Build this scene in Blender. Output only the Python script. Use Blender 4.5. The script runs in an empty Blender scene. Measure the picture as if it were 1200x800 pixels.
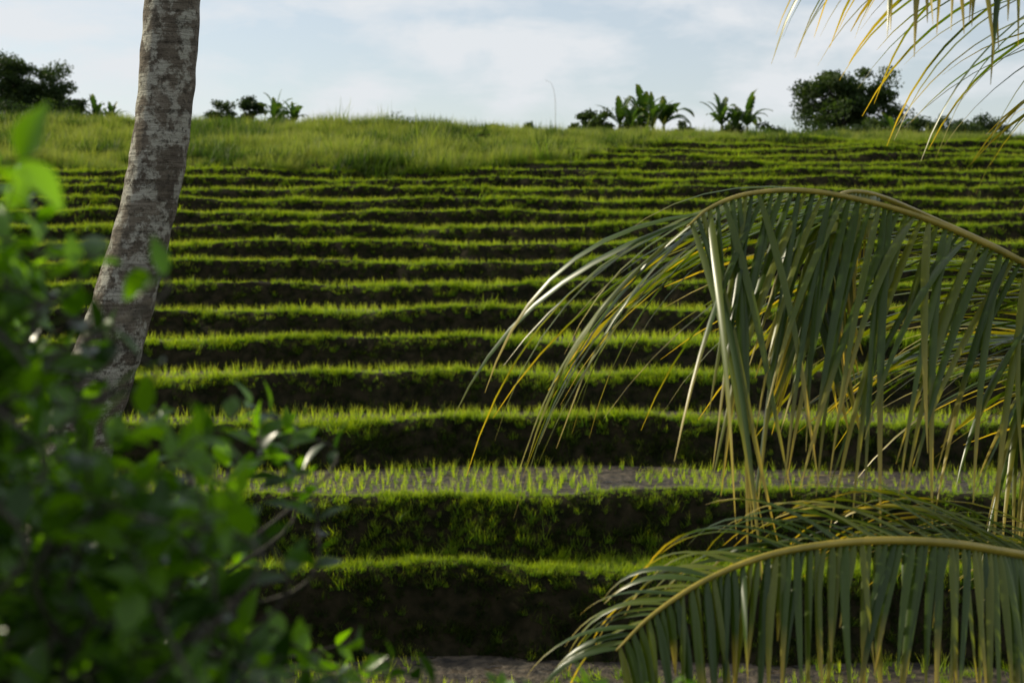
import bpy, math, random
import numpy as np
from mathutils import Vector, Matrix
from mathutils.bvhtree import BVHTree
rng=np.random.default_rng(7); random.seed(7)
sc=bpy.context.scene
U3=Vector((0,0,1))
# ---------------- camera
CZ=8.6; F=1667.0; PITCH=math.atan(130/F)
cd=bpy.data.cameras.new("camera"); cam=bpy.data.objects.new("camera",cd); sc.collection.objects.link(cam)
cam.location=(0,0,CZ); cam.rotation_euler=(math.pi/2-PITCH,0,0)
cd.lens=50; cd.sensor_width=36; cd.clip_end=5000; cd.clip_start=0.05
cd.dof.use_dof=True; cd.dof.focus_distance=7.5; cd.dof.aperture_fstop=3.6
sc.camera=cam
def at(px,py,d):
    u=(px-600)/F; v=-(py-400)/F
    c,s=math.cos(PITCH),math.sin(PITCH)
    yy=c+v*s; zz=-s+v*c
    k=d/yy
    return Vector((u*k,d,CZ+zz*k))
# ---------------- light
el=math.radians(30); az=math.radians(-64)
sd=Vector((math.sin(az)*math.cos(el),math.cos(az)*math.cos(el),math.sin(el)))
ld=bpy.data.lights.new("sun","SUN"); ld.energy=5.0; ld.angle=math.radians(0.5); ld.color=(1,0.91,0.69)
lo=bpy.data.objects.new("sun",ld); lo.rotation_euler=sd.to_track_quat('Z','Y').to_euler(); lo.location=(-20,20,40); sc.collection.objects.link(lo)
w=bpy.data.worlds.new("World"); sc.world=w; w.use_nodes=True
nt=w.node_tree; nt.nodes.clear(); N=nt.nodes.new; Lk=nt.links.new
sky=N("ShaderNodeTexSky"); sky.sky_type='NISHITA'; sky.sun_disc=False; sky.sun_elevation=el; sky.sun_rotation=az
sky.air_density=1.0; sky.dust_density=1.0; sky.altitude=200
tc=N("ShaderNodeTexCoord"); mp=N("ShaderNodeMapping"); mp.inputs['Scale'].default_value=(1,1,2.6); mp.inputs['Location'].default_value=(0.3,0,0.1)
Lk(tc.outputs['Generated'],mp.inputs[0])
n1=N("ShaderNodeTexNoise"); n1.inputs['Scale'].default_value=11; n1.inputs['Detail'].default_value=9; n1.inputs['Roughness'].default_value=0.55; n1.inputs['Distortion'].default_value=0.2
Lk(mp.outputs[0],n1.inputs[0])
cr=N("ShaderNodeValToRGB"); cr.color_ramp.elements[0].position=0.42; cr.color_ramp.elements[0].color=(0.42,0.42,0.42,1); cr.color_ramp.elements[1].position=0.62; cr.color_ramp.elements[1].color=(0.95,0.95,0.95,1)
Lk(n1.outputs[0],cr.inputs[0])
mx=N("ShaderNodeMix"); mx.data_type='RGBA'; mx.inputs['B'].default_value=(6.6,6.85,7.1,1)
Lk(cr.outputs[0],mx.inputs['Factor']); Lk(sky.outputs[0],mx.inputs['A'])
bg=N("ShaderNodeBackground"); bg.inputs['Strength'].default_value=0.12
Lk(mx.outputs['Result'],bg.inputs[0]); wo=N("ShaderNodeOutputWorld"); Lk(bg.outputs[0],wo.inputs[0])
sc.view_settings.view_transform='Standard'; sc.view_settings.look='None'; sc.view_settings.exposure=0
# ---------------- materials
def newmat(name):
    m=bpy.data.materials.new(name); m.use_nodes=True; m.node_tree.nodes.clear(); return m,m.node_tree
def ramp(nt,stops):
    r=nt.nodes.new("ShaderNodeValToRGB"); e=r.color_ramp.elements
    while len(e)<len(stops): e.new(0.5)
    for k,(p,c) in enumerate(stops): e[k].position=p; e[k].color=(*c,1)
    return r
def leafmat(name,cols,tipcol,tipstart=0.7,rough=0.4,trans=0.35,tcol=(1.5,1.6,0.6),source='attr',spec=0.5,tipamt=1.0):
    m,nt=newmat(name); N=nt.nodes.new; L=nt.links.new
    if source=='attr':
        a=N("ShaderNodeAttribute"); a.attribute_name='rnd'; rs=a.outputs['Fac']
    else:
        a=N("ShaderNodeObjectInfo"); rs=a.outputs['Random']
    r=ramp(nt,[(i/(len(cols)-1),c) for i,c in enumerate(cols)]); L(rs,r.inputs[0])
    t=N("ShaderNodeAttribute"); t.attribute_name='t'
    mr=N("ShaderNodeMapRange"); mr.inputs['From Min'].default_value=tipstart; mr.inputs['From Max'].default_value=1.0; mr.inputs['To Max'].default_value=tipamt
    L(t.outputs['Fac'],mr.inputs['Value'])
    x=N("ShaderNodeMix"); x.data_type='RGBA'; x.inputs['B'].default_value=(*tipcol,1); L(mr.outputs[0],x.inputs['Factor']); L(r.outputs[0],x.inputs['A'])
    p=N("ShaderNodeBsdfPrincipled"); p.inputs['Roughness'].default_value=rough; p.inputs['Specular IOR Level'].default_value=spec; L(x.outputs['Result'],p.inputs['Base Color'])
    tr=N("ShaderNodeBsdfTranslucent"); mu=N("ShaderNodeMix"); mu.data_type='RGBA'; mu.blend_type='MULTIPLY'; mu.inputs['Factor'].default_value=1; mu.inputs['B'].default_value=(*tcol,1)
    L(x.outputs['Result'],mu.inputs['A']); L(mu.outputs['Result'],tr.inputs[0])
    ms=N("ShaderNodeMixShader"); ms.inputs[0].default_value=trans; L(p.outputs[0],ms.inputs[1]); L(tr.outputs[0],ms.inputs[2])
    o=N("ShaderNodeOutputMaterial"); L(ms.outputs[0],o.inputs[0]); return m
M_rice=leafmat("rice_leaf",[(0.15,0.26,0.014),(0.21,0.33,0.018),(0.29,0.38,0.026)],(0.40,0.44,0.07),0.4,0.5,0.5,source='o',tcol=(2.1,2.0,0.5),spec=0.25)
M_grass=leafmat("bund_grass",[(0.05,0.115,0.005),(0.10,0.20,0.008),(0.19,0.285,0.015)],(0.24,0.31,0.02),0.3,0.55,0.45,source='o',tcol=(2.2,2.0,0.5),spec=0.2)
M_riser_shaded=leafmat("riser_grass_shaded",[(0.009,0.018,0.002),(0.015,0.031,0.003),(0.032,0.046,0.006)],(0.035,0.047,0.008),0.3,0.7,0.3,source='o',spec=0.05,tcol=(2.0,1.9,0.5))  # grass on the risers, albedo lowered to paint in their shade
M_hill=leafmat("hill_grass",[(0.06,0.12,0.010),(0.10,0.175,0.014),(0.14,0.20,0.024),(0.20,0.215,0.06)],(0.22,0.24,0.08),0.4,0.55,0.45,source='o',tcol=(1.9,1.9,0.7),spec=0.2)
M_weed=leafmat("hill_weed",[(0.020,0.045,0.006),(0.035,0.07,0.01),(0.06,0.10,0.015)],(0.07,0.11,0.02),0.4,0.55,0.4,source='o',tcol=(1.7,1.8,0.7),spec=0.2)
M_palm=leafmat("palm_leaflet",[(0.024,0.052,0.004),(0.052,0.092,0.006),(0.13,0.15,0.012)],(0.44,0.34,0.07),0.62,0.33,0.38,tcol=(2.7,2.3,0.35),spec=0.5,tipamt=0.9)
M_shrub=leafmat("shrub_leaf",[(0.008,0.026,0.002),(0.030,0.080,0.004),(0.10,0.21,0.008)],(0.08,0.16,0.01),0.8,0.3,0.5,tcol=(2.9,2.8,0.4),spec=0.45,tipamt=0.3)
M_tree=leafmat("tree_leaf",[(0.016,0.032,0.009),(0.030,0.054,0.012),(0.06,0.09,0.018)],(0.05,0.08,0.02),0.8,0.6,0.3,tipamt=0.3,spec=0.2)
M_ban=leafmat("banana_leaf",[(0.03,0.065,0.012),(0.06,0.11,0.02)],(0.12,0.13,0.04),0.85,0.45,0.4,spec=0.3)
def solid(name,c1,c2,scale,rough=0.8,bump=0.3,rough2=None,detail=8,lo=0.35,hi=0.65,dist=0.02,spec=0.5):
    m,nt=newmat(name); N=nt.nodes.new; L=nt.links.new
    tc=N("ShaderNodeTexCoord"); n=N("ShaderNodeTexNoise"); n.inputs['Scale'].default_value=scale; n.inputs['Detail'].default_value=detail; L(tc.outputs['Object'],n.inputs[0])
    r=ramp(nt,[(lo,c1),(hi,c2)]); L(n.outputs[0],r.inputs[0])
    p=N("ShaderNodeBsdfPrincipled"); L(r.outputs[0],p.inputs['Base Color']); p.inputs['Roughness'].default_value=rough; p.inputs['Specular IOR Level'].default_value=spec
    if rough2 is not None:
        n2=N("ShaderNodeTexNoise"); n2.inputs['Scale'].default_value=scale*0.25; n2.inputs['Detail'].default_value=4; L(tc.outputs['Object'],n2.inputs[0])
        mr=N("ShaderNodeMapRange"); mr.inputs['From Min'].default_value=0.5; mr.inputs['From Max'].default_value=0.62; mr.inputs['To Min'].default_value=rough; mr.inputs['To Max'].default_value=rough2; L(n2.outputs[0],mr.inputs['Value']); L(mr.outputs[0],p.inputs['Roughness'])
    b=N("ShaderNodeBump"); b.inputs['Strength'].default_value=bump; b.inputs['Distance'].default_value=dist; L(n.outputs[0],b.inputs['Height']); L(b.outputs[0],p.inputs['Normal'])
    o=N("ShaderNodeOutputMaterial"); L(p.outputs[0],o.inputs[0]); return m
M_mud=solid("wet_mud",(0.012,0.009,0.005),(0.085,0.064,0.040),6,0.75,1.0,0.12,dist=0.10,spec=0.4)
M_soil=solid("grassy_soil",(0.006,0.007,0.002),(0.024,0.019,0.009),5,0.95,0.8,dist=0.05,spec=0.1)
M_wood=solid("twig_bark",(0.03,0.025,0.016),(0.06,0.05,0.035),30)
M_stem=solid("banana_stem",(0.08,0.09,0.03),(0.14,0.13,0.06),8)
M_rach=solid("palm_rachis",(0.22,0.18,0.018),(0.36,0.27,0.03),12,0.4,0.1)
M_bamboo=solid("bamboo",(0.3,0.28,0.2),(0.4,0.36,0.25),5)
def bark():
    m,nt=newmat("coconut_bark"); N=nt.nodes.new; L=nt.links.new
    tc=N("ShaderNodeTexCoord")
    def noise(s,d=6,src=None,ro=0.6):
        n=N("ShaderNodeTexNoise"); n.inputs['Scale'].default_value=s; n.inputs['Detail'].default_value=d; n.inputs['Roughness'].default_value=ro; L(src or tc.outputs['Object'],n.inputs[0]); return n
    base=noise(7); r=ramp(nt,[(0.3,(0.09,0.072,0.052)),(0.55,(0.18,0.15,0.11)),(0.75,(0.27,0.235,0.18))]); L(base.outputs[0],r.inputs[0])
    li=noise(9,10,None,0.68); r2=ramp(nt,[(0.49,(0,0,0)),(0.56,(0.9,0.9,0.9))]); L(li.outputs[0],r2.inputs[0])
    x=N("ShaderNodeMix"); x.data_type='RGBA'; x.inputs['B'].default_value=(0.44,0.42,0.34,1); L(r2.outputs[0],x.inputs['Factor']); L(r.outputs[0],x.inputs['A'])
    li2=noise(30,7,None,0.7); r3=ramp(nt,[(0.53,(0,0,0)),(0.62,(0.8,0.8,0.8))]); L(li2.outputs[0],r3.inputs[0])
    x2=N("ShaderNodeMix"); x2.data_type='RGBA'; x2.inputs['B'].default_value=(0.06,0.05,0.035,1); L(r3.outputs[0],x2.inputs['Factor']); L(x.outputs['Result'],x2.inputs['A'])
    mp=N("ShaderNodeMapping"); mp.inputs['Scale'].default_value=(1,1,14); L(tc.outputs['Object'],mp.inputs[0]); rg=noise(2.6,5,mp.outputs[0])
    r4=ramp(nt,[(0.38,(0.4,0.4,0.4)),(0.48,(1,1,1))]); L(rg.outputs[0],r4.inputs[0])
    x3=N("ShaderNodeMix"); x3.data_type='RGBA'; x3.blend_type='MULTIPLY'; x3.inputs['Factor'].default_value=0.5; L(x2.outputs['Result'],x3.inputs['A']); L(r4.outputs[0],x3.inputs['B'])
    p=N("ShaderNodeBsdfPrincipled"); p.inputs['Roughness'].default_value=0.9; p.inputs['Specular IOR Level'].default_value=0.2; L(x3.outputs['Result'],p.inputs['Base Color'])
    ad=N("ShaderNodeMath"); ad.operation='ADD'; L(rg.outputs[0],ad.inputs[0]); L(li2.outputs[0],ad.inputs[1])
    b=N("ShaderNodeBump"); b.inputs['Strength'].default_value=0.9; b.inputs['Distance'].default_value=0.025; L(ad.outputs[0],b.inputs['Height']); L(b.outputs[0],p.inputs['Normal'])
    o=N("ShaderNodeOutputMaterial"); L(p.outputs[0],o.inputs[0]); return m
M_bark=bark()
# ---------------- mesh helpers
class MB:
    def __init__(s): s.v=[];s.f=[];s.t=[];s.r=[];s.m=[]
    def add(s,vs,fs,ts,rnd,mi=0):
        o=len(s.v); s.v+=[tuple(v) for v in vs]; s.f+=[tuple(i+o for i in f) for f in fs]; s.t+=list(ts); s.r+=[rnd]*len(vs); s.m+=[mi]*len(fs)
    def obj(s,name,mats,link=True,parent=None,smooth=True):
        me=bpy.data.meshes.new(name); me.from_pydata(s.v,[],s.f)
        a=me.attributes.new('t','FLOAT','POINT'); a.data.foreach_set('value',s.t)
        a=me.attributes.new('rnd','FLOAT','POINT'); a.data.foreach_set('value',s.r)
        for m in mats: me.materials.append(m)
        me.polygons.foreach_set('material_index',s.m)
        me.polygons.foreach_set('use_smooth',[smooth]*len(s.f)); me.update()
        o=bpy.data.objects.new(name,me)
        if link: sc.collection.objects.link(o)
        if parent is not None:
            o.parent=parent; o.matrix_parent_inverse=Matrix.Translation(parent.location).inverted()
        return o
def empty(name,loc):
    e=bpy.data.objects.new(name,None); e.location=loc; e.empty_display_size=0.3; sc.collection.objects.link(e); return e
def spline(pts,n):
    P=[Vector(p) for p in pts]; P=[P[0]*2-P[1]]+P+[P[-1]*2-P[-2]]
    seg=len(P)-3; out=[]
    for k in range(n+1):
        u=k/n*seg; i=min(int(u),seg-1); t=u-i
        a,b,c,d=P[i],P[i+1],P[i+2],P[i+3]
        out.append(0.5*((2*b)+(c-a)*t+(2*a-5*b+4*c-d)*t*t+(3*b-a-3*c+d)*t**3))
    return out
def tube(mb,path,rad,sides=8,mi=0,rnd=0.5,wob=0):
    vs=[];fs=[];n=len(path); X=None
    for i,p in enumerate(path):
        T=(path[min(i+1,n-1)]-path[max(i-1,0)]).normalized()
        if X is None: X=T.cross(Vector((0.3,1,0.1))).normalized()
        X=(X-T*X.dot(T)).normalized(); Y=T.cross(X); r=rad(i/(n-1)) if callable(rad) else rad[i]
        for k in range(sides):
            a=2*math.pi*k/sides; rr=r*(1+wob*math.sin(3*a+i*0.7)*0.5)
            vs.append(p+X*math.cos(a)*rr+Y*math.sin(a)*rr)
    for i in range(n-1):
        for k in range(sides):
            k2=(k+1)%sides; fs.append((i*sides+k,i*sides+k2,(i+1)*sides+k2,(i+1)*sides+k))
    fs.append(tuple(range(sides))[::-1]); fs.append(tuple((n-1)*sides+k for k in range(sides)))
    mb.add(vs,fs,[0.3]*len(vs),rnd,mi)
# ---------------- terrain
lips=[(9.0,1.2),(11.5,1.9),(14.0,2.6),(19.3,3.62),(20.8,4.50),(23.9,5.16),(26.3,5.74),(28.5,6.24),(30.8,6.74),(33.0,7.22),(35.1,7.71),(37.2,8.17),(39.3,8.62),(41.1,9.04),(43.0,9.45),(44.8,9.84),(46.4,10.20),(48.0,10.54),(49.6,10.89),(51.2,11.21),(52.8,11.52),(54.4,11.82),(56.0,12.08)]
base0=0.6
ph=rng.uniform(0,6.28,(len(lips),4))
def lipY(i,x):
    d=lips[i][0]; x=np.asarray(x,float)
    xc=np.clip(x,-60,60)
    c=0.9*np.sin(xc*0.075+0.9)+0.42*np.sin(xc*0.19+2.0)
    c=c*min(1,d/30)
    return d+c+0.2*np.sin(xc*0.31+ph[i,0])+0.12*np.sin(xc*0.83+ph[i,1])+0.08*np.sin(xc*2.1+ph[i,2])+0.04*np.sin(xc*5.3+ph[i,3])
xs=np.concatenate([-np.geomspace(45,1500,14)[::-1],np.arange(-44.8,45,0.2),np.geomspace(45,1500,14)])
nx=len(xs)
def sm(a,b,x):
    t=np.clip((x-a)/(b-a),0,1); return t*t*(3-2*t)
mix=sm(-3,7,xs)
def jit(s): return rng.normal(0,s,nx)
rows=[];kinds=[]
def row(y,z,kind): rows.append((np.broadcast_to(y,nx).copy(),np.broadcast_to(z,nx).copy())); kinds.append(kind)
o1=np.ones(nx)
for y,z in [(-1200,4),(-200,6),(-30,6.9),(-5,7.0),(0,7.0),(1.5,7.0),(2.6,6.9),(3.3,6.0),(4.2,3.5),(5.2,1.6)]:
    row(y*o1,z+jit(0.02),1)
row(6.2*o1,base0*o1,0)
zp=base0
dl=np.array([l[0] for l in lips]); zl=np.array([l[1] for l in lips])
for i,(d,z) in enumerate(lips):
    Y=lipY(i,xs); h=z-zp; run=0.22+0.38*h
    dz=0.06*np.sin(xs*0.6+ph[i,1])+0.03*np.sin(xs*1.7+ph[i,2])
    if d==20.8: dz=dz*0.5-0.03
    def Z(y,zz):
        if d<49: return zz
        s=np.interp(y-0.3,dl,zl)+0.12*np.sin(xs*0.5+y*0.6)*0.6
        return zz*mix+s*(1-mix)
    row(Y-run-0.9,Z(Y-run-0.9,zp*o1),0)
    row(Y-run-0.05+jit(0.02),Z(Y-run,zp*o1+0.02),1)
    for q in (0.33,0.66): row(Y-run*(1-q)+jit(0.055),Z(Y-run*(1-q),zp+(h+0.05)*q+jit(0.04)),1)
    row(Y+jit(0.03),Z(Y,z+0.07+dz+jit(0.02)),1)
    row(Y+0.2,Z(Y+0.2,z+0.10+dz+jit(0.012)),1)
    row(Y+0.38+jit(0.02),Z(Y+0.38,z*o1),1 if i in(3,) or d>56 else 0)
    if 14<=d<30 and i!=3:
        for q in (0.35,0.65):
            Yn=lipY(i+1,xs)-1.4; yy=Y+0.38+(Yn-Y-0.38)*q
            row(yy,z+jit(0.018),0)
    zp=z
for y,z in [(58,12.33),(59.5,12.55),(61,12.68),(62.5,12.75),(64.5,12.72),(70,12.6),(80,12.6),(100,12.5),(140,11),(300,8),(800,5),(3000,0)]:
    row(y*o1,z-0.018*np.clip(xs,-30,30)*sm(54,61,y)+(0.08*np.sin(xs*0.45+y)+0.06*np.sin(xs*1.1+y*2) if y<90 else 0)+jit(0.02),1)
nr=len(rows)
V=np.zeros((nr,nx,3))
for k,(y,z) in enumerate(rows): V[k,:,0]=xs; V[k,:,1]=y; V[k,:,2]=z
for k in range(1,nr): V[k,:,1]=np.maximum(V[k,:,1],V[k-1,:,1]+0.01)
idx=np.arange(nr*nx).reshape(nr,nx)
Fc=np.stack([idx[:-1,:-1],idx[:-1,1:],idx[1:,1:],idx[1:,:-1]],-1).reshape(-1,4)
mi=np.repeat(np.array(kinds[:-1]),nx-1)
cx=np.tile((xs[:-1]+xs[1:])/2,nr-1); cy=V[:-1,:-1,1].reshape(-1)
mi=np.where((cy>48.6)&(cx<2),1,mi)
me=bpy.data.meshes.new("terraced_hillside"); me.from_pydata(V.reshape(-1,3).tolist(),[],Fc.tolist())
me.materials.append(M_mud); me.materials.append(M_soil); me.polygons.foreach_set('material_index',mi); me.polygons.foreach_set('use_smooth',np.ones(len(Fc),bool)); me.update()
terr=bpy.data.objects.new("terraced_hillside",me); sc.collection.objects.link(terr)
bvh=BVHTree.FromPolygons(V.reshape(-1,3).tolist(),Fc.tolist())
def gz(x,y):
    r=bvh.ray_cast(Vector((x,y,60)),Vector((0,0,-1)))
    return (r[0].z if r[0] is not None else 0.0),r[2]
# ---------------- tufts
def tuft(name,n,h,wd,lean,spread,mat,seg=3,curl=0.6):
    mb=MB()
    for b in range(n):
        a=random.uniform(0,6.28); r=spread*math.sqrt(random.random()); p=Vector((r*math.cos(a),r*math.sin(a),-0.02))
        hd=random.uniform(0,6.28); ln=random.uniform(0.1,1)*lean; hh=h*random.uniform(0.5,1.15)
        out=Vector((math.cos(hd),math.sin(hd),0)); dr=(U3+out*ln).normalized(); wv=Vector((-math.sin(hd+random.uniform(-.8,.8)),math.cos(hd),0)).normalized()*wd*0.5
        vs=[];ts=[]
        for s in range(seg+1):
            t=s/seg; ww=(1-t**1.5)*0.95+0.05
            vs+= [p-wv*ww,p+wv*ww]; ts+=[t,t]
            dr=(dr+(out*0.5-U3*0.35)*curl*ln/seg*1.5).normalized(); p=p+dr*hh/seg
        mb.add(vs,[(2*s,2*s+1,2*s+3,2*s+2) for s in range(seg)],ts,random.random())
    return mb.obj(name,[mat],link=False)
def coll(name,objs):
    c=bpy.data.collections.new(name)
    for o in objs: c.objects.link(o)
    return c
C_rice=coll("rice_tufts",[tuft(f"rice_tuft_{k}",10,0.25,0.010,0.4,0.03,M_rice) for k in range(4)])
C_bund=coll("bund_tufts",[tuft(f"bund_tuft_{k}",22,0.19,0.010,0.8,0.08,M_grass) for k in range(5)])
C_riser=coll("riser_tufts",[tuft(f"riser_tuft_{k}",18,0.18,0.011,1.1,0.11,M_riser_shaded) for k in range(4)])
C_hill=coll("hill_tufts",[tuft(f"hill_tuft_{k}",17,0.55,0.016,0.6,0.15,M_hill) for k in range(6)])
C_weed=coll("weed_tufts",[tuft(f"weed_tuft_{k}",26,0.6,0.035,0.9,0.22,M_weed) for k in range(4)])
def scatter(name,pts,scl,col,tilt=0.15):
    pts=np.asarray(pts,float); n=len(pts); me=bpy.data.meshes.new(name); me.vertices.add(n); me.vertices.foreach_set('co',pts.reshape(-1))
    rot=np.stack([rng.normal(0,tilt,n),rng.normal(0,tilt,n),rng.uniform(0,6.28,n)],1)
    a=me.attributes.new('rot','FLOAT_VECTOR','POINT'); a.data.foreach_set('vector',rot.reshape(-1))
    a=me.attributes.new('scl','FLOAT','POINT'); a.data.foreach_set('value',np.asarray(scl,float))
    me.update(); o=bpy.data.objects.new(name,me); sc.collection.objects.link(o)
    g=bpy.data.node_groups.new(name,'GeometryNodeTree'); g.interface.new_socket("Geometry",in_out='INPUT',socket_type='NodeSocketGeometry'); g.interface.new_socket("Geometry",in_out='OUTPUT',socket_type='NodeSocketGeometry')
    gi=g.nodes.new('NodeGroupInput'); go=g.nodes.new('NodeGroupOutput'); ip=g.nodes.new('GeometryNodeInstanceOnPoints'); ci=g.nodes.new('GeometryNodeCollectionInfo')
    ci.inputs['Collection'].default_value=col; ci.inputs['Separate Children'].default_value=True; ci.inputs['Reset Children'].default_value=True
    r=g.nodes.new('GeometryNodeInputNamedAttribute'); r.data_type='FLOAT_VECTOR'; r.inputs[0].default_value='rot'
    s=g.nodes.new('GeometryNodeInputNamedAttribute'); s.data_type='FLOAT'; s.inputs[0].default_value='scl'
    l=g.links.new; l(gi.outputs[0],ip.inputs['Points']); l(ci.outputs[0],ip.inputs['Instance']); ip.inputs['Pick Instance'].default_value=True
    l(r.outputs[0],ip.inputs['Rotation']); l(s.outputs[0],ip.inputs['Scale']); l(ip.outputs[0],go.inputs[0])
    md=o.modifiers.new("scatter",'NODES'); md.node_group=g; return o
def snoise(x,y,s,seed=0):
    return (np.sin(x*s+seed)+np.sin(y*s*1.3+seed*2+x*s*.5)+np.sin((x*.7-y)*s*2.1+seed*3))/3
rp,rs,bp_,bs,ip_,is_=[],[],[],[],[],[]
for i,(d,z) in enumerate(lips):
    hw=0.41*d+2
    per=95 if d<30 else 62
    n=int(2*hw*per); x=rng.uniform(-hw,hw,n); Y=lipY(i,x)+rng.uniform(-0.12,0.42,n)
    th=0.75+0.28*snoise(x,Y,0.9,i)+0.3*snoise(x,Y,3.1,i*2)
    for a,b,c in zip(x,Y,th):
        if d>48.5 and a<rng.uniform(-2,3): continue
        if d==20.8: c*=0.65
        bp_.append((a,b,gz(a,b)[0])); bs.append(max(0.3,c)*rng.uniform(0.6,1.3)*(1.7 if rng.random()<0.02 else 1))
    h=z-(lips[i-1][1] if i else base0); run=0.22+0.38*h
    n=int(2*hw*(h+0.1)*(110 if d<25 else 45)); x=rng.uniform(-hw,hw,n); Y=lipY(i,x)-run*rng.uniform(0.0,1.15,n)
    for a,b in zip(x,Y):
        if d>48.5 and a<0: continue
        nz=float(snoise(np.array(a),np.array(b*3),1.7,3)); n3=float(snoise(np.array(a),np.array(b*4),4.1,i))
        if n3<-0.3 and rng.random()<0.7: continue
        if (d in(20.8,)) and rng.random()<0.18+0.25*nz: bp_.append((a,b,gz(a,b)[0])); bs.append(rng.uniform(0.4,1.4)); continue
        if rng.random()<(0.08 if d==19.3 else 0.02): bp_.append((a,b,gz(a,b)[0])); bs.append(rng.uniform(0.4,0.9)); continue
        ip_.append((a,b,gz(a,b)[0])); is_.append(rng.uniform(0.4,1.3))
    if 14<=d<56 and i!=3:
        dn=lips[i+1][0]; sp=0.22 if d==20.8 else 0.21
        rowsn=int((dn-d)/sp)
        for k in range(rowsn):
            x=np.arange(-hw,hw,0.18); x=x+rng.normal(0,0.04,len(x)); Y=lipY(i,x)+0.45+k*sp+rng.normal(0,0.04,len(x))
            lim=lipY(i+1,x)-0.42
            g_=snoise(x,Y,0.7,i*1.7)
            keep=(Y<lim)&(rng.random(len(x))<0.93+0.25*np.minimum(g_,0))
            if d==14.0: keep&=(snoise(x,Y,1.1,4)>0.1)
            if d>48.5: keep&=x>1
            if d==20.8: keep&=((x<1.4)|(x>3.6)|(snoise(x,Y,1.9,2)>0.0))&(rng.random(len(x))<0.92)
            for a,b,q in zip(x[keep],Y[keep],g_[keep]):
                rp.append((a,b,z)); rs.append((0.88+0.2*q)*rng.uniform(0.65,1.2))
for _ in range(2600):
    a=rng.uniform(-12,12); b=float(lipY(3,a))+rng.uniform(0.2,1.2); bp_.append((a,b,gz(a,b)[0])); bs.append(rng.uniform(0.5,1.3))
for _ in range(6000):
    a=rng.uniform(-14,14); b=rng.uniform(2.0,19)
    if snoise(np.array(a),np.array(b),0.9,1)<0.0 and b>6: continue
    bp_.append((a,b,gz(a,b)[0])); bs.append(rng.uniform(0.5,1.3))
scatter("rice_plants",rp,rs,C_rice,0.15)
scatter("bund_grass",bp_,bs,C_bund,0.22)
scatter("riser_grass_shaded",ip_,is_,C_riser,0.35)
hp,hs,wp_,ws=[],[],[],[]
n=56000; x=rng.uniform(-31,31,n); y=rng.uniform(48,69,n); lim=48.7+7.5*sm(-3,8,x)+0.6*snoise(x,y,0.8,3)
for a,b,l in zip(x,y,lim):
    if b<l: continue
    A0,B0=np.array(a),np.array(b)
    wn=float(snoise(A0,B0,0.8,11))+0.6*float(snoise(A0,B0,2.7,4))
    s=0.72+0.45*float(snoise(A0,B0,0.55,5))+0.3*float(snoise(A0,B0,2.3,8)); s=max(0.25,s)
    if -3.5<a<4.5 and b<54: s*=1.4
    if a>2: s*=0.75
    if wn>0.3 and rng.random()<0.35:
        wp_.append((a,b,gz(a,b)[0])); ws.append(rng.uniform(0.5,1.3)*(0.7 if a>2 else 1)); continue
    hp.append((a,b,gz(a,b)[0])); hs.append(s*rng.uniform(0.6,1.35)*(1.8 if rng.random()<0.006 else 1))
scatter("hill_grass",hp,hs,C_hill,0.15)
scatter("hill_weeds",wp_,ws,C_weed,0.15)
# ---------------- palm frond
def frond(name,pts,parent,L0=0.85,start=0.2,spacing=0.033,droop=(1.6,1.6),lift=(0.15,0.15),bias=0.0,seed=1,fwd=(0.5,1.1),wid=0.036,r0=0.02,jitter=0.12,tipk=0.5):
    R=random.Random(seed); mb=MB(); path=spline(pts,70); n=len(path)
    cum=[0]
    for i in range(1,n): cum.append(cum[-1]+(path[i]-path[i-1]).length)
    tot=cum[-1]
    tube(mb,path,lambda t:r0*(1-t)**0.8+0.0025,6,1)
    s=start*tot
    while s<tot:
        j=min(max(np.searchsorted(cum,s),1),n-1); f=(s-cum[j-1])/(cum[j]-cum[j-1]); P=path[j-1].lerp(path[j],f); T=(path[j]-path[j-1]).normalized()
        S=T.cross(U3).normalized(); Uu=S.cross(T).normalized(); q=(s/tot-start)/(1-start)
        prof=(0.62+0.38*math.sin(min(1,q/0.45)*math.pi/2)) if q<0.45 else (1-tipk*((q-0.45)/0.55)**1.6)
        for sg in (-1,1):
            a=fwd[0]+(fwd[1]-fwd[0])*q+R.gauss(0,jitter*0.6)
            dr=(S*sg*math.cos(a)+T*math.sin(a)+Uu*(lift[0]+(lift[1]-lift[0])*q+bias*sg+R.gauss(0,jitter))).normalized()
            Ln=L0*prof*R.uniform(0.8,1.12); ns=9; p=P.copy(); nm=(Uu-dr*Uu.dot(dr)).normalized(); tw=R.gauss(0,0.5)
            if R.random()<0.08: Ln*=R.uniform(0.4,0.8)
            dp=(droop[0]+(droop[1]-droop[0])*q**2)*R.uniform(0.65,1.35); vs=[];ts=[]
            W=wid*R.uniform(0.75,1.15); side=R.gauss(0,0.12)
            for k in range(ns+1):
                t=k/ns; wv=dr.cross(nm).normalized(); wv=(wv*math.cos(tw*t)+nm*math.sin(tw*t))
                ww=W*0.5*(min(1,0.45+t*3.5))*(1-t**2.2)+0.001
                vs+=[p-wv*ww-nm*ww*0.35,p,p+wv*ww-nm*ww*0.35]; ts+=[t]*3
                dr=(dr-U3*dp*(0.35+t)*1.1/ns*(1 if dr.z>-0.93 else 0.1)+T*side/ns).normalized(); nm=(nm-dr*nm.dot(dr)).normalized(); p=p+dr*Ln/ns
            fs=[]
            for k in range(ns): fs+=[(3*k,3*k+1,3*k+4,3*k+3),(3*k+1,3*k+2,3*k+5,3*k+4)]
            shift=R.gauss(-0.03,0.15); mb.add(vs,fs,[min(1,max(0,t+shift*t)) for t in ts],R.random())
        s+=spacing*R.uniform(0.75,1.25)
    return mb.obj(name,[M_palm,M_rach],parent=parent)
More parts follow.
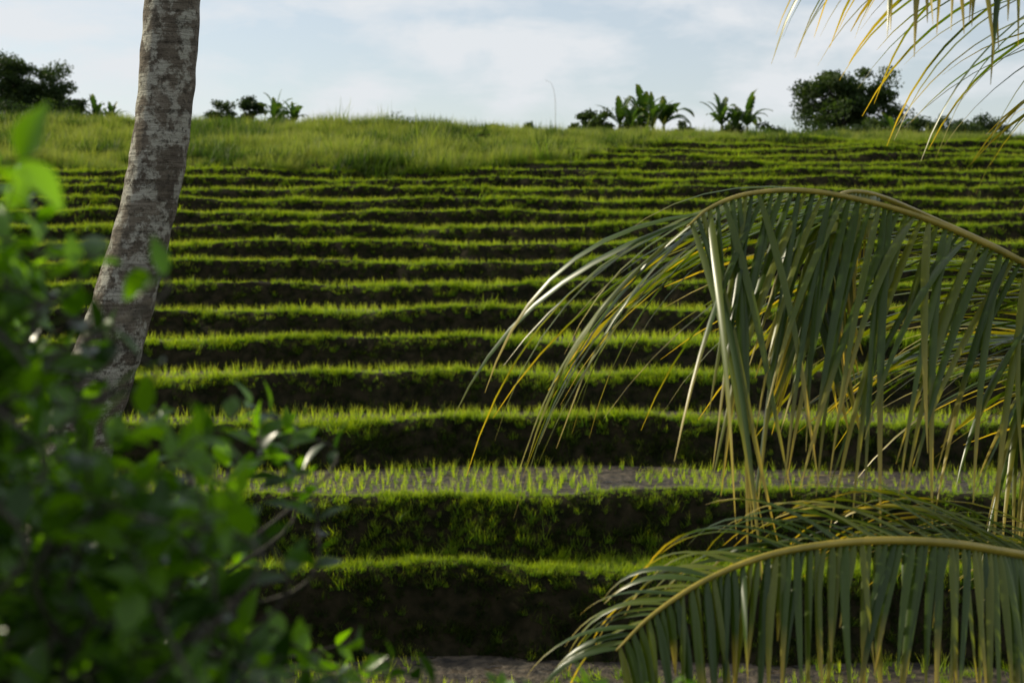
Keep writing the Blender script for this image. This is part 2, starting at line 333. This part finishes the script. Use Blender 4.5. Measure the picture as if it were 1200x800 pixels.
base=at(60,1500,7.6); base.x=-3.05; base.z=gz(base.x,base.y)[0]-0.1
lp=empty("coconut_palm",base)
tp=[base,at(30,1150,7.6),at(45,800,7.5),at(70,620,7.5),at(104,480,7.5),at(137,380,7.5),at(172,250,7.5),at(190,150,7.5),at(201,20,7.5),at(212,-150,7.5),at(235,-500,7.5),at(270,-1000,7.4),at(290,-1700,7.3),at(300,-2100,7.2)]
tpath=spline(tp,260)
def trad(t):
    p=tpath[int(round(t*260))]; z=p.z
    r=0.145+0.035*max(0,min(1,(8.6-z)/0.9)) -0.002*max(0,z-9)+0.10*max(0,(3.0-z)/1.5)**2*0.5
    return r*(1+0.012*math.sin(t*260*1.15)+0.01*math.sin(t*77))
mb=MB(); tube(mb,tpath,trad,28,0,wob=0.03); mb.obj("trunk",[M_bark],parent=lp)
top=tpath[-1]
for k in range(14):
    a=k*2.399; e=[1.1,0.6,0.2][k%3]; ln=3.6
    dv=Vector((math.cos(a),math.sin(a),0)); pp=[top+Vector((0,0,-0.1))]; dd=(dv*math.cos(e)+U3*math.sin(e)); p=pp[0]
    for j in range(6): p=p+dd*ln/6; pp.append(p.copy()); dd=(dd-U3*0.28).normalized()
    frond(f"frond_{k}",pp,lp,0.8,0.18,0.07,(1.3,1.3),(0.2,0.2),0,100+k)
cr_=at(1545,720,6.0); rb=Vector((cr_.x+0.25,6.3,0)); rb.z=gz(rb.x,rb.y)[0]-0.1
rpm=empty("coconut_palm",rb)
tpath2=spline([rb,rb.lerp(cr_,0.5)+Vector((0.12,0,0)),cr_],80)
mb=MB(); tube(mb,tpath2,lambda t:(0.16-0.03*t)*(1+0.022*math.sin(t*95)),20,0); mb.obj("trunk",[M_bark],parent=rpm)
A=lambda l:[cr_]+[at(*q) for q in l]
frond("frond_a",A([(1500,600,6.0),(1420,470,5.8),(1310,370,5.6),(1200,308,5.4),(1080,255,5.2),(965,226,5.0),(885,226,4.9),(835,242,4.8),(805,266,4.75)]),rpm,1.24,0.28,0.034,(0.65,1.7),(-0.75,-0.55),0.35,11,(0.90,0.78),wid=0.028,tipk=0.0,jitter=0.2)
frond("frond_b",A([(1520,650,6.3),(1470,530,6.2),(1400,450,6.1),(1320,410,6.0),(1250,394,5.9),(1190,396,5.8)]),rpm,1.2,0.2,0.032,(0.55,1.2),(-0.45,-0.35),0.3,12,(1.0,0.9),wid=0.032,tipk=0.1,jitter=0.2)
frond("frond_c",A([(1480,705,5.6),(1380,680,5.0),(1290,662,4.6),(1200,650,4.3),(1110,636,4.1),(1010,634,4.0),(910,648,3.9),(830,678,3.85),(765,720,3.8),(722,762,3.75)]),rpm,0.58,0.22,0.024,(1.2,1.8),(-0.35,-0.25),0.7,13,(0.55,0.75),wid=0.024,tipk=0.4,jitter=0.14)
frond("frond_d",A([(1530,450,6.0),(1500,250,5.9),(1420,90,5.7),(1320,0,5.5),(1220,-55,5.2),(1120,-95,5.0),(1030,-95,4.8)]),rpm,0.95,0.3,0.042,(1.2,1.9),(-0.8,-0.3),0.1,14,(0.6,0.8),wid=0.028,tipk=0.4,jitter=0.2)
frond("frond_e",A([(1510,600,6.4),(1380,440,6.3),(1220,320,6.1),(1090,255,5.8),(1010,225,5.5),(972,240,5.3),(962,290,5.2),(958,370,5.15)]),rpm,0.6,0.80,0.026,(2.2,2.2),(-0.2,0.0),0.1,15,(1.05,1.25),wid=0.024,tipk=0.2,jitter=0.12,r0=0.016)
for k,a in enumerate([-1.2,-0.5,0.1,0.7,1.3,-0.9,0.4]):
    e=[0.9,0.5,0.2][k%3]; dv=Vector((math.cos(a),math.sin(a),0)); pp=[cr_]; dd=(dv*math.cos(e)+U3*math.sin(e)); p=cr_
    for j in range(6): p=p+dd*3.4/6; pp.append(p.copy()); dd=(dd-U3*0.25).normalized()
    frond(f"frond_{k}",pp,rpm,0.8,0.2,0.06,(1.4,1.4),(0.15,0.15),0,200+k)
# ---------------- foreground shrub
def leaf(mb,p,dr,nm,L,W,rnd):
    wv=dr.cross(nm).normalized(); nm=wv.cross(dr).normalized(); vs=[];ts=[];ns=5
    prof=[0.08,0.7,1.0,0.85,0.45,0.02]
    for k in range(ns+1):
        t=k/ns; ww=W*0.5*prof[k]; c=p+dr*L*t-nm*L*0.18*t*t
        vs+=[c-wv*ww+nm*ww*0.3,c,c+wv*ww+nm*ww*0.3]; ts+=[t]*3
    fs=[]
    for k in range(ns): fs+=[(3*k,3*k+1,3*k+4,3*k+3),(3*k+1,3*k+2,3*k+5,3*k+4)]
    mb.add(vs,fs,ts,rnd)
def shrub(name,root,tips,Ls=(0.035,0.065),twl=0.22,nl=13):
    e=empty(name,root); br=MB(); lf=MB(); R=random
    limbs=[]
    sel=R.sample(tips,min(16,len(tips)))
    for t in sel:
        m=root.lerp(t,0.5)+Vector((R.uniform(-.1,.1),R.uniform(-.1,.1),0.1)); pa=spline([root,m,t-Vector((0,0,0.1))],14); limbs+=pa[4:]
        tube(br,pa,lambda q:0.006*(1-q)+0.002,6)
    for t in tips:
        nb=min(limbs,key=lambda q:(q-(t-Vector((0,0,0.2)))).length)
        d=Vector((R.gauss(0.15,0.5),R.gauss(0,0.4),R.uniform(0.2,1))).normalized(); b=t-d*twl
        pa=spline([nb,b,b.lerp(t,0.5)+Vector((R.gauss(0,.02),R.gauss(0,.02),0.01)),t],16); tube(br,pa,lambda q:0.0025*(1-q)+0.0012,5)
        hue=R.random()
        for k in range(nl):
            q=0.45+0.55*k/(nl-1); i=min(15,int(q*16)); P=pa[i]; T=(pa[i+1]-pa[i]).normalized()
            a=k*2.4+R.uniform(-.4,.4); s=T.orthogonal().normalized(); s=(s*math.cos(a)+T.cross(s)*math.sin(a))
            dr=(s*0.9+T*0.6+Vector((0,0,R.uniform(-.3,.15)))).normalized(); nm=(U3+Vector((R.gauss(0,.5),R.gauss(0,.5),0))).normalized()
            L=R.uniform(*Ls); leaf(lf,P,dr,nm,L,L*R.uniform(0.45,0.58),min(1,max(0,hue*0.6+0.4*R.random()+(0.35 if q>0.8 else -0.1))))
    br.obj("branches",[M_wood],parent=e); lf.obj("leaves",[M_shrub],parent=e); return e
edge_y=[140,180,230,290,340,380,400,430,500,560,600,660,720,760,800,900]
edge_x=[60,85,90,60,50,130,290,355,350,325,285,310,370,460,540,600]
tips=[]
while len(tips)<390:
    py=random.uniform(140,900); xm=np.interp(py,edge_y,edge_x); px=random.uniform(-220,xm)
    q=(xm-px)/(xm+60)
    dens=0.26+1.0*max(0,q-0.15)
    if py<420: dens*=0.6
    if py>560: dens*=1.4
    if 80<px<200 and py<450: dens*=0.12
    if random.random()>dens: continue
    tips.append(at(px,py,random.uniform(1.3,2.4)))
shrub("leafy_shrub",Vector((-1.0,2.1,6.95)),tips)
tips=[at(random.gauss(630,50),random.uniform(780,900),random.uniform(1.9,2.5)) for _ in range(12)]+[at(random.gauss(830,28),random.uniform(780,900),random.uniform(1.9,2.4)) for _ in range(8)]
shrub("leafy_shrub",Vector((0.15,2.2,6.95)),tips,(0.028,0.05),0.2)
# ---------------- skyline trees
def tree(name,x,y,H,Wd,crown0=0.3,nclump=45,leaves=9000,ls=0.16,trunk=0.16,seed=1,mat=None,cr=1.0):
    R=np.random.default_rng(seed); rr=random.Random(seed)
    b=Vector((x,y,gz(x,y)[0]-0.1)); e=empty(name,b); br=MB()
    c0=b+Vector((0,0,H*crown0)); cc=b+Vector((0,0,H*(crown0+1)/2)); rz=H*(1-crown0)/2; rx=Wd/2
    tube(br,spline([b,b.lerp(c0,0.5)+Vector((0.08,0,0)),c0,cc+Vector((0.1,0,0))],12),lambda t:trunk*(1-0.75*t),8)
    cl=[]
    while len(cl)<nclump:
        v=R.uniform(-1,1,3); l=np.linalg.norm(v)
        if l>1 or l<0.2: continue
        sc_=1+0.2*math.sin(v[0]*5+seed)+0.12*math.cos(v[1]*6+seed*2)
        p=cc+Vector((v[0]*rx*sc_*0.85,v[1]*rx*sc_*0.85,v[2]*rz*0.85*sc_))
        cl.append((p,R.uniform(0.12,0.3)*min(Wd,1.6*H)*0.75*cr,R.random()))
    for p,r,_ in cl[::2]:
        st=c0.lerp(cc,rr.uniform(0,0.7)); tube(br,spline([st,st.lerp(p,0.5)+Vector((0,0,0.1*H*rr.random())),p],6),lambda t:trunk*0.35*(1-t)+0.012,5)
    per=leaves//nclump
    cen=[];rn=[]
    for p,r,h in cl:
        g=R.normal(0,1,(per,3)); g/=np.maximum(1e-6,np.linalg.norm(g,axis=1))[:,None]; g*=(R.random(per)**0.5)[:,None]*r*(1+0.25*R.random()); g+=R.normal(0,0.07,(per,3)); g[:,2]*=0.7
        cen.append(g+np.array(p)); rn.append(np.clip(h*0.7+R.random(per)*0.4,0,1))
    cen=np.concatenate(cen); rn=np.concatenate(rn); n=len(cen)
    cen[:,2]=np.maximum(cen[:,2],b.z+0.1)
    a=R.normal(0,1,(n,3)); a/=np.linalg.norm(a,axis=1)[:,None]; c=R.normal(0,1,(n,3)); c=np.cross(a,c); c/=np.linalg.norm(c,axis=1)[:,None]
    s=ls*R.uniform(0.6,1.2,n)[:,None]
    Vv=np.stack([cen-a*s*0.6,cen+c*s*0.28,cen+a*s*0.6,cen-c*s*0.28],1).reshape(-1,3)
    me=bpy.data.meshes.new("crown"); me.from_pydata(Vv.tolist(),[],np.arange(4*n).reshape(n,4).tolist())
    at_=me.attributes.new('rnd','FLOAT','POINT'); at_.data.foreach_set('value',np.repeat(rn,4)); me.materials.append(mat or M_tree)
    o=bpy.data.objects.new("crown",me); sc.collection.objects.link(o); o.parent=e; o.matrix_parent_inverse=Matrix.Translation(b).inverted()
    br.obj("limbs",[M_wood],parent=e); return e
def treepx(name,px,ytop,wpx,d,**k):
    t=at(px,ytop,d); g=gz(t.x,d)[0]; return tree(name,t.x,d,t.z-g,wpx*d/F,**k)
treepx("broadleaf_tree",985,68,140,74,crown0=0.16,nclump=66,leaves=14500,seed=3,trunk=0.2,cr=0.58,ls=0.19)
treepx("broadleaf_tree",8,52,80,78,crown0=0.05,nclump=50,leaves=17000,seed=5,cr=0.95)
treepx("broadleaf_tree",54,74,68,78,crown0=0.05,nclump=42,leaves=14000,seed=6,cr=1.1)
treepx("broadleaf_tree",-60,62,110,78,crown0=0.15,nclump=45,leaves=12000,seed=7)
for i,(px,yt,wp) in enumerate([(262,116,46),(292,102,34),(333,122,34),(85,106,26),(468,122,44),(686,124,38),(706,130,30),(800,138,34),(1030,132,60),(1072,128,60),(1100,130,50),(745,132,34),(620,141,16),(860,144,50),(1160,126,60),(905,146,60),(960,140,70),(1010,140,60),(1130,132,60),(580,143,30),(100,124,50),(30,116,90)]):
    treepx("bush",px,yt,wp,66+(i%3),crown0=0.0,nclump=20 if wp>25 else 10,leaves=3000 if px!=468 else 600,ls=0.14 if px!=468 else 0.1,trunk=0.04,seed=20+i)
def banana(px,ytop,d,n=8,seed=1):
    R=random.Random(seed); t=at(px,ytop,d); g=gz(t.x,d)[0]; b=Vector((t.x,d,g-0.1)); H=t.z-g; e=empty("banana_plant",b); mb=MB()
    sh=H*0.42; tube(mb,spline([b,b+Vector((0.04,0,sh*0.5)),b+Vector((0,0,sh))],8),lambda q:0.11*(1-0.5*q),8,1)
    for k in range(n):
        a=k*2.4+R.uniform(-.3,.3); o=Vector((math.cos(a),math.sin(a),0)); eln=R.uniform(0.75,1.5); dr=o*math.cos(eln)+U3*math.sin(eln); p=b+Vector((0,0,sh)); L=H*R.uniform(0.55,0.85); ns=16; wv=(U3.cross(o)+U3*R.gauss(0,0.3)).normalized(); rn=R.random()
        prev=None; dk=R.uniform(0.06,0.18)
        for j in range(ns+1):
            q=j/ns; ww=(0.03 if q<0.12 else 0.2*math.sin(min(1,(q-0.08)/0.92)*math.pi)**0.5*H/2.4+0.01)
            nm=wv.cross(dr).normalized(); cur=(p-wv*ww-nm*ww*0.25,p.copy(),p+wv*ww-nm*ww*0.25)
            if prev:
                c2=(cur[1].lerp(cur[0],R.uniform(0.4,1.0)),cur[1],cur[1].lerp(cur[2],R.uniform(0.4,1)))
                mb.add([*prev,*c2],[(0,1,4,3),(1,2,5,4)],[q]*6,rn)
            prev=cur
            dr=(dr-U3*dk*(0.2+q)*1.3).normalized(); p=p+dr*L/ns
    return mb.obj("plant",[M_ban,M_stem],parent=e)
for i,(px,yt,d) in enumerate([(726,110,66),(752,106,66.5),(778,108,66),(740,120,65),(765,118,65),(846,114,65),(876,112,66),(862,122,64.5),(112,114,66),(130,120,65.5),(322,112,66),(344,120,65),(1050,134,66)]):
    banana(px,yt,d,12,40+i)
mb=MB(); g=at(650,150,64); g.z=gz(g.x,64)[0]
tube(mb,spline([g,at(651,125,64),at(649,106,64),at(645,97,64),at(639,94,64)],20),lambda t:0.008*(1-t)+0.004,6); mb.obj("bamboo_pole",[M_bamboo])
print("done",len(rp),len(bp_),len(ip_),len(hp),len(wp_))
